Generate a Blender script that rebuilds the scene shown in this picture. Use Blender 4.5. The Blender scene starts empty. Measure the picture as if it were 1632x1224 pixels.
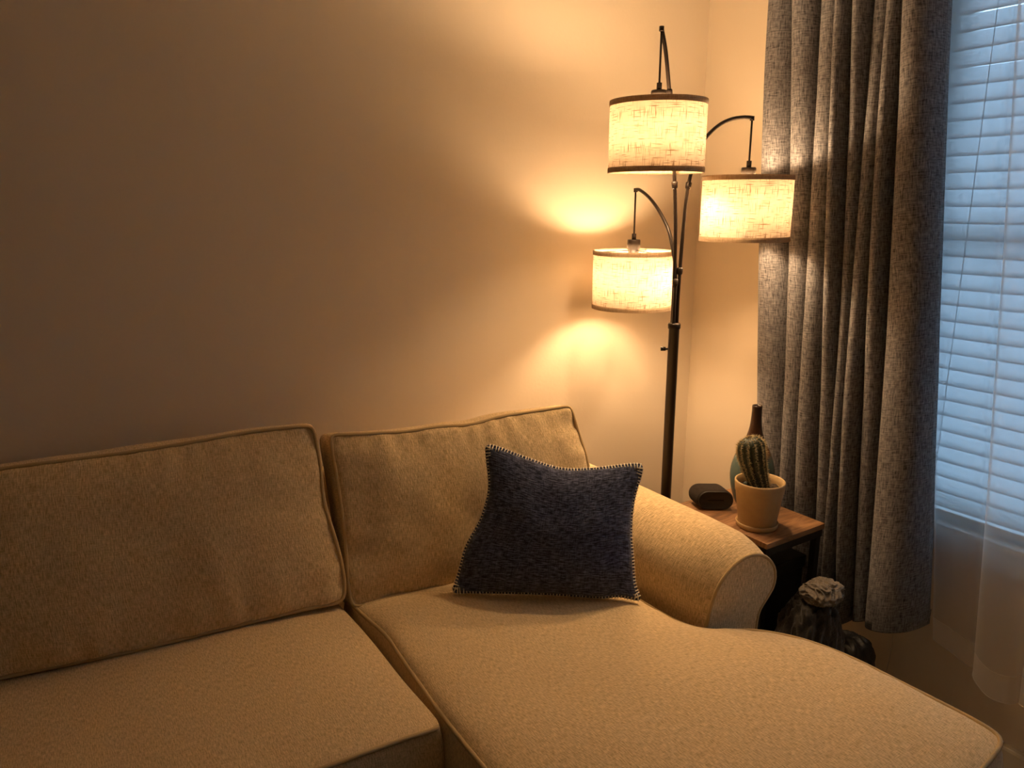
import bpy, math, random
from mathutils import Vector, Matrix, noise

# ------------------------------------------------------------------ camera, world, exposure
sc = bpy.context.scene
COL = sc.collection
EYE = 1.52
cam_d = bpy.data.cameras.new('camera')
cam = bpy.data.objects.new('camera', cam_d)
COL.objects.link(cam)
cam.location = (0, 0, EYE)
cam.rotation_euler = (math.radians(90 - 13.33), 0, math.radians(-33.2))
cam_d.sensor_width = 36.0
cam_d.lens = 1211 / 1632 * 36
cam_d.clip_start = 0.05
sc.camera = cam

world = bpy.data.worlds.new('dusk_sky')
sc.world = world
world.use_nodes = True
bg = world.node_tree.nodes['Background']
bg.inputs[0].default_value = (0.42, 0.70, 1.0, 1)
bg.inputs[1].default_value = 2.4

BULB_POWER = 225.0
BULB_COLOR = (1.0, 0.65, 0.34, 1)

sc.view_settings.view_transform = 'Standard'
sc.view_settings.look = 'None'
sc.view_settings.gamma = 1.0
sc.view_settings.use_curve_mapping = False
sc.view_settings.exposure = 0.80

# ------------------------------------------------------------------ material helpers
def new_mat(name):
    m = bpy.data.materials.new(name)
    m.use_nodes = True
    nt = m.node_tree
    nt.nodes.clear()
    out = nt.nodes.new('ShaderNodeOutputMaterial')
    return m, nt, out

def N(nt, kind, **kw):
    n = nt.nodes.new(kind)
    for k, v in kw.items():
        if hasattr(n, k):
            setattr(n, k, v)
    return n

def plain(name, col, rough=0.6, metal=0.0, bump=0.0, bscale=200, spec=0.5, var=0.0):
    m, nt, out = new_mat(name)
    p = N(nt, 'ShaderNodeBsdfPrincipled')
    p.inputs['Base Color'].default_value = (*col, 1)
    p.inputs['Roughness'].default_value = rough
    p.inputs['Metallic'].default_value = metal
    p.inputs['Specular IOR Level'].default_value = spec
    nt.links.new(p.outputs[0], out.inputs[0])
    tc = N(nt, 'ShaderNodeTexCoord')
    nz = N(nt, 'ShaderNodeTexNoise')
    nz.inputs['Scale'].default_value = bscale
    nz.inputs['Detail'].default_value = 3
    nt.links.new(tc.outputs['Object'], nz.inputs['Vector'])
    if bump:
        b = N(nt, 'ShaderNodeBump')
        b.inputs['Strength'].default_value = bump
        b.inputs['Distance'].default_value = 0.002
        nt.links.new(nz.outputs[0], b.inputs['Height'])
        nt.links.new(b.outputs[0], p.inputs['Normal'])
    if var:
        r = N(nt, 'ShaderNodeValToRGB')
        r.color_ramp.elements[0].color = (*[c * (1 - var) for c in col], 1)
        r.color_ramp.elements[1].color = (*[min(1, c * (1 + var)) for c in col], 1)
        r.color_ramp.elements[0].position = 0.3
        r.color_ramp.elements[1].position = 0.7
        nt.links.new(nz.outputs[0], r.inputs[0])
        nt.links.new(r.outputs[0], p.inputs['Base Color'])
    return m

def fabric(name, dark, light, su=1.0, sv=1.0, lo=0.35, hi=0.65, bump=0.5, dist=0.002, weft=0.5, sheen=0.2, rough=0.95, trans=0.0):
    """woven cloth: long soft threads along v crossed by shorter ones along u (uv is in metres)"""
    m, nt, out = new_mat(name)
    p = N(nt, 'ShaderNodeBsdfPrincipled')
    p.inputs['Roughness'].default_value = rough
    p.inputs['Specular IOR Level'].default_value = 0.1
    p.inputs['Sheen Weight'].default_value = sheen
    p.inputs['Sheen Roughness'].default_value = 0.5
    uv = N(nt, 'ShaderNodeUVMap')
    def thread(ax, ay, detail=2.0):
        mp = N(nt, 'ShaderNodeMapping')
        mp.inputs['Scale'].default_value = (ax, ay, 1)
        nt.links.new(uv.outputs[0], mp.inputs[0])
        nz = N(nt, 'ShaderNodeTexNoise')
        nz.inputs['Scale'].default_value = 1.0
        nz.inputs['Detail'].default_value = detail
        nz.inputs['Roughness'].default_value = 0.65
        nt.links.new(mp.outputs[0], nz.inputs['Vector'])
        return nz
    a = thread(330 * su, 45 * sv)
    b = thread(50 * su, 330 * sv)
    mx = N(nt, 'ShaderNodeMix', data_type='FLOAT')
    mx.inputs[0].default_value = weft
    nt.links.new(a.outputs[0], mx.inputs[2])
    nt.links.new(b.outputs[0], mx.inputs[3])
    r = N(nt, 'ShaderNodeValToRGB')
    r.color_ramp.elements[0].position = lo
    r.color_ramp.elements[0].color = (*dark, 1)
    r.color_ramp.elements[1].position = hi
    r.color_ramp.elements[1].color = (*light, 1)
    nt.links.new(mx.outputs[0], r.inputs[0])
    nt.links.new(r.outputs[0], p.inputs['Base Color'])
    bp = N(nt, 'ShaderNodeBump')
    bp.inputs['Strength'].default_value = bump
    bp.inputs['Distance'].default_value = dist
    nt.links.new(mx.outputs[0], bp.inputs['Height'])
    nt.links.new(bp.outputs[0], p.inputs['Normal'])
    if trans:
        t = N(nt, 'ShaderNodeBsdfTranslucent')
        nt.links.new(r.outputs[0], t.inputs[0])
        ms = N(nt, 'ShaderNodeMixShader')
        ms.inputs[0].default_value = trans
        nt.links.new(p.outputs[0], ms.inputs[1])
        nt.links.new(t.outputs[0], ms.inputs[2])
        nt.links.new(ms.outputs[0], out.inputs[0])
    else:
        nt.links.new(p.outputs[0], out.inputs[0])
    return m

def wall_mat():
    m, nt, out = new_mat('painted_wall')
    p = N(nt, 'ShaderNodeBsdfPrincipled')
    p.inputs['Base Color'].default_value = (0.745, 0.645, 0.51, 1)
    p.inputs['Roughness'].default_value = 0.55
    p.inputs['Specular IOR Level'].default_value = 0.25
    tc = N(nt, 'ShaderNodeTexCoord')
    nz = N(nt, 'ShaderNodeTexNoise')
    nz.inputs['Scale'].default_value = 90
    nz.inputs['Detail'].default_value = 3
    nt.links.new(tc.outputs['Object'], nz.inputs['Vector'])
    b = N(nt, 'ShaderNodeBump')
    b.inputs['Strength'].default_value = 0.12
    b.inputs['Distance'].default_value = 0.003
    nt.links.new(nz.outputs[0], b.inputs['Height'])
    nt.links.new(b.outputs[0], p.inputs['Normal'])
    nt.links.new(p.outputs[0], out.inputs[0])
    return m

def shade_mat():
    """linen lamp shade cloth: thin, translucent, with darker slub threads"""
    m, nt, out = new_mat('linen_shade')
    uv = N(nt, 'ShaderNodeUVMap')
    def slub(ax, ay, lo, hi, off):
        mp = N(nt, 'ShaderNodeMapping')
        mp.inputs['Scale'].default_value = (ax, ay, 1)
        mp.inputs['Location'].default_value = (off, off * 2.3, 0)
        nt.links.new(uv.outputs[0], mp.inputs[0])
        nz = N(nt, 'ShaderNodeTexNoise')
        nz.inputs['Scale'].default_value = 1.0
        nz.inputs['Detail'].default_value = 1.5
        nt.links.new(mp.outputs[0], nz.inputs['Vector'])
        r = N(nt, 'ShaderNodeMapRange')
        r.inputs['From Min'].default_value = lo
        r.inputs['From Max'].default_value = hi
        nt.links.new(nz.outputs[0], r.inputs[0])
        return r
    a = slub(430, 24, 0.58, 0.70, 3.1)
    b = slub(24, 430, 0.58, 0.70, 7.7)
    mx = N(nt, 'ShaderNodeMath', operation='MAXIMUM')
    nt.links.new(a.outputs[0], mx.inputs[0])
    nt.links.new(b.outputs[0], mx.inputs[1])
    mix = N(nt, 'ShaderNodeMix', data_type='RGBA')
    mix.inputs[6].default_value = (0.84, 0.76, 0.66, 1)
    mix.inputs[7].default_value = (0.26, 0.17, 0.08, 1)
    nt.links.new(mx.outputs[0], mix.inputs[0])
    d = N(nt, 'ShaderNodeBsdfDiffuse')
    t = N(nt, 'ShaderNodeBsdfTranslucent')
    nt.links.new(mix.outputs[2], d.inputs[0])
    nt.links.new(mix.outputs[2], t.inputs[0])
    ms = N(nt, 'ShaderNodeMixShader')
    ms.inputs[0].default_value = 0.38
    nt.links.new(d.outputs[0], ms.inputs[1])
    nt.links.new(t.outputs[0], ms.inputs[2])
    nt.links.new(ms.outputs[0], out.inputs[0])
    return m

def sheer_mat(name, alpha):
    m, nt, out = new_mat(name)
    d = N(nt, 'ShaderNodeBsdfDiffuse')
    t = N(nt, 'ShaderNodeBsdfTranslucent')
    tr = N(nt, 'ShaderNodeBsdfTransparent')
    for n in (d, t):
        n.inputs[0].default_value = (0.88, 0.86, 0.84, 1)
    a = N(nt, 'ShaderNodeMixShader'); a.inputs[0].default_value = 0.5
    nt.links.new(d.outputs[0], a.inputs[1]); nt.links.new(t.outputs[0], a.inputs[2])
    b = N(nt, 'ShaderNodeMixShader')
    lw = N(nt, 'ShaderNodeLayerWeight'); lw.inputs[0].default_value = 0.35
    mr = N(nt, 'ShaderNodeMapRange')
    mr.inputs['To Min'].default_value = alpha
    mr.inputs['To Max'].default_value = min(1, alpha + 0.5)
    nt.links.new(lw.outputs['Facing'], mr.inputs[0])
    nt.links.new(mr.outputs[0], b.inputs[0])
    nt.links.new(tr.outputs[0], b.inputs[1]); nt.links.new(a.outputs[0], b.inputs[2])
    nt.links.new(b.outputs[0], out.inputs[0])
    return m

def translucent(name, col, mixf):
    m, nt, out = new_mat(name)
    p = N(nt, 'ShaderNodeBsdfPrincipled')
    p.inputs['Base Color'].default_value = (*col, 1)
    p.inputs['Roughness'].default_value = 0.4
    t = N(nt, 'ShaderNodeBsdfTranslucent')
    t.inputs[0].default_value = (*col, 1)
    a = N(nt, 'ShaderNodeMixShader'); a.inputs[0].default_value = mixf
    nt.links.new(p.outputs[0], a.inputs[1]); nt.links.new(t.outputs[0], a.inputs[2])
    nt.links.new(a.outputs[0], out.inputs[0])
    return m

def wood_mat():
    m, nt, out = new_mat('rustic_wood')
    p = N(nt, 'ShaderNodeBsdfPrincipled')
    p.inputs['Roughness'].default_value = 0.5
    tc = N(nt, 'ShaderNodeTexCoord')
    mp = N(nt, 'ShaderNodeMapping')
    mp.inputs['Scale'].default_value = (5, 45, 10)
    nt.links.new(tc.outputs['Object'], mp.inputs[0])
    nz = N(nt, 'ShaderNodeTexNoise')
    nz.inputs['Scale'].default_value = 1.0
    nz.inputs['Detail'].default_value = 6
    nz.inputs['Roughness'].default_value = 0.65
    nz.inputs['Distortion'].default_value = 1.2
    nt.links.new(mp.outputs[0], nz.inputs['Vector'])
    r = N(nt, 'ShaderNodeValToRGB')
    e = r.color_ramp.elements
    e[0].position = 0.3; e[0].color = (0.085, 0.038, 0.016, 1)
    e[1].position = 0.72; e[1].color = (0.42, 0.23, 0.11, 1)
    k = e.new(0.5); k.color = (0.25, 0.125, 0.055, 1)
    nt.links.new(nz.outputs[0], r.inputs[0])
    nt.links.new(r.outputs[0], p.inputs['Base Color'])
    b = N(nt, 'ShaderNodeBump'); b.inputs['Strength'].default_value = 0.2; b.inputs['Distance'].default_value = 0.001
    nt.links.new(nz.outputs[0], b.inputs['Height']); nt.links.new(b.outputs[0], p.inputs['Normal'])
    nt.links.new(p.outputs[0], out.inputs[0])
    return m

def bottle_mat():
    """glaze: dark brown neck, rust band at the shoulder, blue green belly (object z in metres)"""
    m, nt, out = new_mat('two_tone_glaze')
    p = N(nt, 'ShaderNodeBsdfPrincipled')
    p.inputs['Roughness'].default_value = 0.22
    tc = N(nt, 'ShaderNodeTexCoord')
    sx = N(nt, 'ShaderNodeSeparateXYZ')
    nt.links.new(tc.outputs['Object'], sx.inputs[0])
    nz = N(nt, 'ShaderNodeTexNoise'); nz.inputs['Scale'].default_value = 25; nz.inputs['Detail'].default_value = 4
    nt.links.new(tc.outputs['Object'], nz.inputs['Vector'])
    ma = N(nt, 'ShaderNodeMath', operation='MULTIPLY_ADD')
    ma.inputs[1].default_value = 0.05
    nt.links.new(nz.outputs[0], ma.inputs[0]); nt.links.new(sx.outputs[2], ma.inputs[2])
    mr = N(nt, 'ShaderNodeMapRange'); mr.inputs['From Max'].default_value = 0.33
    nt.links.new(ma.outputs[0], mr.inputs[0])
    r = N(nt, 'ShaderNodeValToRGB')
    e = r.color_ramp.elements
    e[0].position = 0.0; e[0].color = (0.055, 0.10, 0.11, 1)
    e[1].position = 1.0; e[1].color = (0.030, 0.014, 0.008, 1)
    k = e.new(0.52); k.color = (0.07, 0.12, 0.12, 1)
    k = e.new(0.60); k.color = (0.20, 0.085, 0.03, 1)
    k = e.new(0.72); k.color = (0.05, 0.02, 0.01, 1)
    nt.links.new(mr.outputs[0], r.inputs[0]); nt.links.new(r.outputs[0], p.inputs['Base Color'])
    nt.links.new(p.outputs[0], out.inputs[0])
    return m

def glass_mat():
    m, nt, out = new_mat('window_glass')
    t = N(nt, 'ShaderNodeBsdfTransparent')
    g = N(nt, 'ShaderNodeBsdfGlossy'); g.inputs['Roughness'].default_value = 0.02
    f = N(nt, 'ShaderNodeFresnel'); f.inputs[0].default_value = 1.45
    a = N(nt, 'ShaderNodeMixShader')
    nt.links.new(f.outputs[0], a.inputs[0]); nt.links.new(t.outputs[0], a.inputs[1]); nt.links.new(g.outputs[0], a.inputs[2])
    nt.links.new(a.outputs[0], out.inputs[0])
    return m

def emit_mat(name, col, s):
    m, nt, out = new_mat(name)
    e = N(nt, 'ShaderNodeEmission')
    e.inputs[0].default_value = col; e.inputs[1].default_value = s
    nt.links.new(e.outputs[0], out.inputs[0])
    return m

M_WALL = wall_mat()
M_CEIL = plain('ceiling_paint', (0.88, 0.85, 0.79), 0.9, bump=0.1)
M_FLOOR = plain('carpet', (0.50, 0.42, 0.33), 0.95, bump=0.6, bscale=350, var=0.25)
M_TRIM = plain('trim_paint', (0.62, 0.56, 0.46), 0.4)
M_SOFA = fabric('sofa_chenille', (0.42, 0.295, 0.14), (0.90, 0.70, 0.41), lo=0.34, hi=0.64, bump=0.8, dist=0.0016, su=1.4, sv=1.35, weft=0.32)
M_SOFA2 = fabric('sofa_chenille_ribbed', (0.44, 0.31, 0.15), (0.86, 0.66, 0.38), lo=0.34, hi=0.62, bump=0.6, dist=0.0014, su=1.6, sv=1.8, weft=0.35)
M_PIPE = plain('piping_cloth', (0.50, 0.36, 0.18), 0.9, bump=0.4, bscale=500)
M_NAVY = fabric('navy_chenille', (0.014, 0.018, 0.042), (0.21, 0.24, 0.40), lo=0.43, hi=0.76, su=1.0, sv=0.9, weft=0.72, bump=0.9, dist=0.003, sheen=0.25)
M_YARN = plain('cream_yarn', (0.75, 0.68, 0.55), 0.9)
M_BRONZE = plain('dark_bronze', (0.022, 0.014, 0.010), 0.38, metal=0.3, spec=0.5)
M_SHADE = shade_mat()
M_BAND = fabric('shade_trim', (0.40, 0.28, 0.17), (0.62, 0.47, 0.30), trans=0.25, bump=0.3)
M_BULB = emit_mat('lit_bulb', BULB_COLOR, BULB_POWER)
M_CURT = fabric('grey_linen_curtain', (0.028, 0.028, 0.032), (0.29, 0.28, 0.295), lo=0.34, hi=0.68, su=0.85, sv=0.85, weft=0.45, bump=0.6, dist=0.0015, sheen=0.1)
M_SHEER = sheer_mat('sheer_voile', 0.30)
M_HEM = sheer_mat('sheer_hem', 0.55)
M_SLAT = translucent('blind_slat', (0.84, 0.85, 0.86), 0.6)
M_RAIL = plain('blind_rail', (0.72, 0.72, 0.72), 0.35)
M_CORD = plain('blind_cord', (0.30, 0.32, 0.36), 0.8)
M_FRAME = plain('window_frame_paint', (0.70, 0.70, 0.68), 0.45)
M_GLASS = glass_mat()
M_WOOD = wood_mat()
M_BLACK = plain('black_metal', (0.012, 0.011, 0.010), 0.45, metal=0.4)
M_POT = plain('sandy_ceramic', (0.50, 0.34, 0.165), 0.55, bump=0.05, bscale=60, var=0.05)
M_SOIL = plain('soil', (0.045, 0.028, 0.016), 0.95, bump=1.0, bscale=180, var=0.6)
M_PEB = plain('pebble', (0.35, 0.27, 0.18), 0.8, var=0.3, bscale=80)
M_CACT = plain('cactus_skin', (0.020, 0.028, 0.012), 0.5, bump=0.3, bscale=120, var=0.4)
M_SPINE = plain('cactus_spines', (0.55, 0.45, 0.24), 0.7)
M_BOTTLE = bottle_mat()
M_SPK = fabric('speaker_mesh', (0.012, 0.009, 0.008), (0.045, 0.034, 0.028), su=2.5, sv=6, bump=0.3, sheen=0.05)
M_RUB = plain('black_rubber', (0.008, 0.007, 0.007), 0.55)
M_BAG = fabric('dark_grey_cotton', (0.035, 0.031, 0.028), (0.09, 0.08, 0.07), bump=0.4)
M_SCARF = fabric('grey_knit', (0.13, 0.11, 0.09), (0.34, 0.29, 0.24), bump=0.6)

# ------------------------------------------------------------------ mesh helpers
def make(name, verts, faces, mat, parent=None, uvs=None, smooth=True, loc=None):
    me = bpy.data.meshes.new(name)
    me.from_pydata([tuple(v) for v in verts], [], faces)
    me.materials.append(mat)
    if uvs:
        l = me.uv_layers.new(name='UVMap')
        for i, lp in enumerate(me.loops):
            l.data[i].uv = uvs[lp.vertex_index]
    me.polygons.foreach_set('use_smooth', [smooth] * len(me.polygons))
    me.update()
    o = bpy.data.objects.new(name, me)
    COL.objects.link(o)
    if parent:
        o.parent = parent
        pl = parent.matrix_world_loc if hasattr(parent, 'matrix_world_loc') else None
    if loc:
        o.location = loc
    return o

class MB:
    def __init__(s):
        s.v = []; s.f = []; s.uv = []
    def add(s, verts, faces, uvs=None):
        n = len(s.v)
        s.v += [tuple(v) for v in verts]
        s.f += [tuple(i + n for i in f) for f in faces]
        s.uv += uvs if uvs else [(v[0] + v[1] * 0.6, v[2] + v[1] * 0.5) for v in verts]
        return s
    def grid(s, P, UV=None, close_u=False):
        nv = len(P); nu = len(P[0])
        fs = []
        for j in range(nv - 1):
            for i in range(nu if close_u else nu - 1):
                k = (i + 1) % nu
                fs.append((j * nu + i, j * nu + k, (j + 1) * nu + k, (j + 1) * nu + i))
        uv = [c for row in UV for c in row] if UV else None
        return s.add([p for row in P for p in row], fs, uv)
    def box(s, a, b, bev=0.0):
        x0, y0, z0 = a; x1, y1, z1 = b
        if not bev:
            v = [(x0, y0, z0), (x1, y0, z0), (x1, y1, z0), (x0, y1, z0), (x0, y0, z1), (x1, y0, z1), (x1, y1, z1), (x0, y1, z1)]
            return s.add(v, [(0, 3, 2, 1), (4, 5, 6, 7), (0, 1, 5, 4), (1, 2, 6, 5), (2, 3, 7, 6), (3, 0, 4, 7)])
        import bmesh
        bm = bmesh.new()
        bmesh.ops.create_cube(bm, size=1)
        for v in bm.verts:
            v.co = Vector(((x0 + x1) / 2 + v.co.x * (x1 - x0), (y0 + y1) / 2 + v.co.y * (y1 - y0), (z0 + z1) / 2 + v.co.z * (z1 - z0)))
        bmesh.ops.bevel(bm, geom=bm.edges[:], offset=bev, segments=2, affect='EDGES', profile=0.7)
        bm.verts.index_update()
        vs = [v.co.copy() for v in bm.verts]; fs = [[v.index for v in f.verts] for f in bm.faces]
        bm.free()
        return s.add(vs, fs)
    def tube(s, pts, r, n=8, closed=False, caps=True):
        pts = [Vector(p) for p in pts]
        m = len(pts)
        rr = r if isinstance(r, (list, tuple)) else [r] * m
        rings = []
        up = None; ln = 0.0
        for i, p in enumerate(pts):
            a = pts[(i - 1) % m] if (closed or i > 0) else p
            b = pts[(i + 1) % m] if (closed or i < m - 1) else p
            t = (b - a)
            t = t.normalized() if t.length > 1e-9 else Vector((0, 0, 1))
            if up is None:
                up = Vector((0, 0, 1)) if abs(t.z) < 0.9 else Vector((1, 0, 0))
            x = t.cross(up)
            if x.length < 1e-6:
                x = t.cross(Vector((0.3, 0.9, 0.1)))
            x.normalize(); up = x.cross(t).normalized()
            rings.append([p + (x * math.cos(2 * math.pi * k / n) + up * math.sin(2 * math.pi * k / n)) * rr[i] for k in range(n)])
        if closed:
            rings.append(rings[0])
        UV = []
        for j, row in enumerate(rings):
            if j: ln += (Vector(rings[j][0]) - Vector(rings[j - 1][0])).length
            UV.append([(k / n * 2 * math.pi * 0.01, ln) for k in range(n)])
        base = len(s.v)
        s.grid(rings, UV, close_u=True)
        if caps and not closed:
            s.f.append(tuple(base + k for k in range(n))[::-1])
            e = base + (len(rings) - 1) * n
            s.f.append(tuple(e + k for k in range(n)))
        return s
    def lathe(s, prof, n=32, c=(0, 0, 0), cap=False):
        rows = []; UV = []
        ln = 0
        for j, (r, z) in enumerate(prof):
            if j: ln += math.hypot(prof[j][0] - prof[j - 1][0], prof[j][1] - prof[j - 1][1])
            rows.append([(c[0] + r * math.cos(2 * math.pi * k / n), c[1] + r * math.sin(2 * math.pi * k / n), c[2] + z) for k in range(n + 1)])
            UV.append([(2 * math.pi * k / n * max(p[0] for p in prof), ln) for k in range(n + 1)])
        s.grid(rows, UV)
        return s
    def build(s, name, mat, parent=None, smooth=True):
        return make(name, s.v, s.f, mat, parent, s.uv, smooth)

def tag(o, label, cat, group=None, kind=None):
    o['label'] = label; o['category'] = cat
    if group: o['group'] = group
    if kind: o['kind'] = kind
    return o

def thing(name, label, cat, loc=(0, 0, 0), group=None):
    o = bpy.data.objects.new(name, None)
    COL.objects.link(o)
    o.location = loc
    o.empty_display_size = 0.1
    return tag(o, label, cat, group)

def settle(root):
    """parts are modelled in world coordinates: shift their meshes so that they sit right under the root"""
    off = Vector(root.location)
    def go(o):
        for c in o.children:
            if c.type == 'MESH':
                c.data.transform(Matrix.Translation(-off))
            go(c)
    go(root)

def struct(o):
    o['kind'] = 'structure'
    return o

def shade_auto(o, ang=40):
    me = o.data
    me.polygons.foreach_set('use_smooth', [True] * len(me.polygons))
    try:
        me.set_sharp_from_angle(angle=math.radians(ang))
    except Exception:
        pass
    return o

def catmull(pts, n):
    """n+1 evenly spaced samples of a smooth curve through pts"""
    P = [Vector(p) for p in pts]
    if len(P) == 2:
        return [P[0].lerp(P[1], i / n) for i in range(n + 1)]
    Q = [P[0] * 2 - P[1]] + P + [P[-1] * 2 - P[-2]]
    dense = []
    for i in range(1, len(Q) - 2):
        for k in range(16):
            t = k / 16
            a, b, c, d = Q[i - 1], Q[i], Q[i + 1], Q[i + 2]
            dense.append(0.5 * ((2 * b) + (c - a) * t + (2 * a - 5 * b + 4 * c - d) * t * t + (-a + 3 * b - 3 * c + d) * t ** 3))
    dense.append(P[-1])
    L = [0]
    for i in range(1, len(dense)):
        L.append(L[-1] + (dense[i] - dense[i - 1]).length)
    out = []; j = 0
    for i in range(n + 1):
        s = L[-1] * i / n
        while j < len(L) - 2 and L[j + 1] < s:
            j += 1
        t = (s - L[j]) / max(1e-9, L[j + 1] - L[j])
        out.append(dense[j].lerp(dense[j + 1], min(1, max(0, t))))
    return out

def loop4(bottom, right, top, left, nu, nv, smooth=3):
    """closed outline from four edges: bottom l->r, right b->t, top l->r, left b->t; corners are rounded by smoothing"""
    b = catmull(bottom, nu); r = catmull(right, nv); t = catmull(top, nu); l = catmull(left, nv)
    ring = b[:-1] + r[:-1] + t[::-1][:-1] + l[::-1][:-1]
    m = len(ring)
    for _ in range(smooth):
        ring = [(ring[i - 1] + ring[i] * 2 + ring[(i + 1) % m]) / 4 for i in range(m)]
    B = ring[0:nu + 1]
    R = ring[nu:nu + nv + 1]
    T = ring[nu + nv:2 * nu + nv + 1][::-1]
    Lf = (ring[2 * nu + nv:] + ring[:1])[::-1]
    return ring, B, R, T, Lf

def coons(B, R, T, L):
    nu = len(B) - 1; nv = len(L) - 1
    rows = []
    for j in range(nv + 1):
        v = j / nv; row = []
        for i in range(nu + 1):
            u = i / nu
            p = B[i] * (1 - v) + T[i] * v + L[j] * (1 - u) + R[j] * u
            p -= B[0] * (1 - u) * (1 - v) + B[-1] * u * (1 - v) + T[0] * (1 - u) * v + T[-1] * u * v
            row.append(p)
        rows.append(row)
    return rows

def cushion(name, edges, nrm, thick, bulge, parent, mat, nu=44, nv=30, rnd=3, seed=0, wrinkle=0.004, pucker=0.003,
            back_bulge=None, side_bulge=0.012, pipe=0.0048, pipe_back=True, pw=2.0, pipes=None, back_shift=(0, 0, 0), shape=None):
    ring, B, R, T, L = loop4(*edges, nu, nv, rnd)
    nrm = Vector(nrm).normalized()
    face = coons(B, R, T, L)
    cen = sum(ring, Vector()) / len(ring)
    W = (R[nv // 2] - L[nv // 2]).length; Hh = (T[nu // 2] - B[nu // 2]).length
    bb = bulge if back_bulge is None else back_bulge
    shift = Vector(back_shift) - nrm * thick
    def prof(s):
        return max(0.0, 1 - abs(2 * s - 1) ** pw) ** 0.75
    front = []; back = []; uvf = []
    for j, row in enumerate(face):
        v = j / nv; fr = []; br = []; ur = []
        for i, p in enumerate(row):
            u = i / nu
            k = prof(u) * prof(v)
            nz = noise.noise(Vector((u * W * 5 + seed * 7.1, v * Hh * 5, seed))) * wrinkle
            nz += noise.noise(Vector((u * W * 12 + seed * 3.1, v * Hh * 12, seed + 5))) * wrinkle * 0.45
            du = min(u, 1 - u) * W; dv = min(v, 1 - v) * Hh
            pk = 0
            if pucker:
                pk += math.exp(-(dv / 0.06)) * noise.noise(Vector((u * W * 26 + 3 * seed, 2.2, v * 2))) * pucker
                pk += math.exp(-(du / 0.06)) * noise.noise(Vector((v * Hh * 26 + 5 * seed, 7.7, u * 2))) * pucker
                pk *= min(1, min(du, dv) / 0.01)
            e = shape(u, v) if shape else 0
            fr.append(p + nrm * (bulge * k + (nz * min(1, k * 2)) + pk + e * (1 if k > 0 else 0)))
            br.append(p + shift - nrm * bb * k)
            ur.append((u * W, v * Hh))
        front.append(fr); back.append(br); uvf.append(ur)
    mb = MB()
    mb.grid(front, uvf)
    mb.grid([r[::-1] for r in back], [[(a + 2, b) for a, b in r][::-1] for r in uvf])
    # side band between the two outlines
    m = len(ring); S = 6; band = []; uvb = []; ln = [0]
    for i in range(m):
        ln.append(ln[-1] + (ring[(i + 1) % m] - ring[i]).length)
    for k in range(S + 1):
        s = k / S; row = []; ur = []
        for i in range(m + 1):
            p = ring[i % m]
            out = (p - cen); out -= nrm * out.dot(nrm)
            out.normalize()
            row.append(p + shift * s + out * side_bulge * math.sin(math.pi * s) + out * noise.noise(Vector((ln[i] * 9 if i < m else 0, s * 2, seed + 9))) * 0.004 * math.sin(math.pi * s))
            ur.append((ln[i], s * thick + 1.1))
        band.append(row); uvb.append(ur)
    mb.grid([r[::-1] for r in band], [r[::-1] for r in uvb])
    o = mb.build(name, mat, parent)
    pm = MB()
    loops = [ring] if pipes is None else pipes(ring)
    closed = pipes is None
    for lp in loops:
        pm.tube([p + nrm * 0.001 for p in lp], pipe, 8, closed=closed)
    if pipe_back and closed:
        pm.tube([p + shift for p in ring], pipe, 8, closed=True)
    if loops:
        pm.build('piping', M_PIPE, o)
    return o

# ------------------------------------------------------------------ room
XW, YW = 2.15, 2.03          # right wall plane, back wall plane
XL, YF, ZC = -1.75, -1.5, 2.5
WY0, WY1, WZ0, WZ1 = -0.02, 1.215, 0.63, 2.22     # window opening

struct(MB().box((XL - 0.1, YF - 0.1, -0.1), (XW + 0.2, YW + 0.1, 0)).build('floor', M_FLOOR, smooth=False))
struct(MB().box((XL - 0.1, YF - 0.1, ZC), (XW + 0.2, YW + 0.1, ZC + 0.1)).build('ceiling', M_CEIL, smooth=False))
struct(MB().box((XL, YW, 0), (XW + 0.14, YW + 0.1, ZC)).build('wall_back', M_WALL, smooth=False))
struct(MB().box((XL - 0.1, YF, 0), (XL, YW, ZC)).build('wall_left', M_WALL, smooth=False))
struct(MB().box((XL, YF - 0.1, 0), (XW + 0.14, YF, ZC)).build('wall_front', M_WALL, smooth=False))
w = MB()
w.box((XW, YF, 0), (XW + 0.14, WY0, ZC)); w.box((XW, WY1, 0), (XW + 0.14, YW, ZC))
w.box((XW, WY0, 0), (XW + 0.14, WY1, WZ0 - 0.02)); w.box((XW, WY0, WZ1), (XW + 0.14, WY1, ZC))
struct(w.build('wall_right', M_WALL, smooth=False))
def baseboard(name, a, b, nx, ny):
    # profile: flat board with a small stepped top, swept from a to b
    prof = [(0.0, 0.0), (0.014, 0.0), (0.014, 0.047), (0.011, 0.053), (0.008, 0.055), (0.006, 0.062), (0.0, 0.062)]
    rows = [[(p[0] + nx * d, p[1] + ny * d, z) for d, z in prof] for p in (a, b)]
    m = MB(); m.grid(rows)
    o = struct(m.build(name, M_TRIM, smooth=False)); return o
baseboard('baseboard_right', (XW, YW, 0), (XW, YF, 0), -1, 0)
baseboard('baseboard_back', (XL, YW, 0), (XW, YW, 0), 0, -1)

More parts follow.
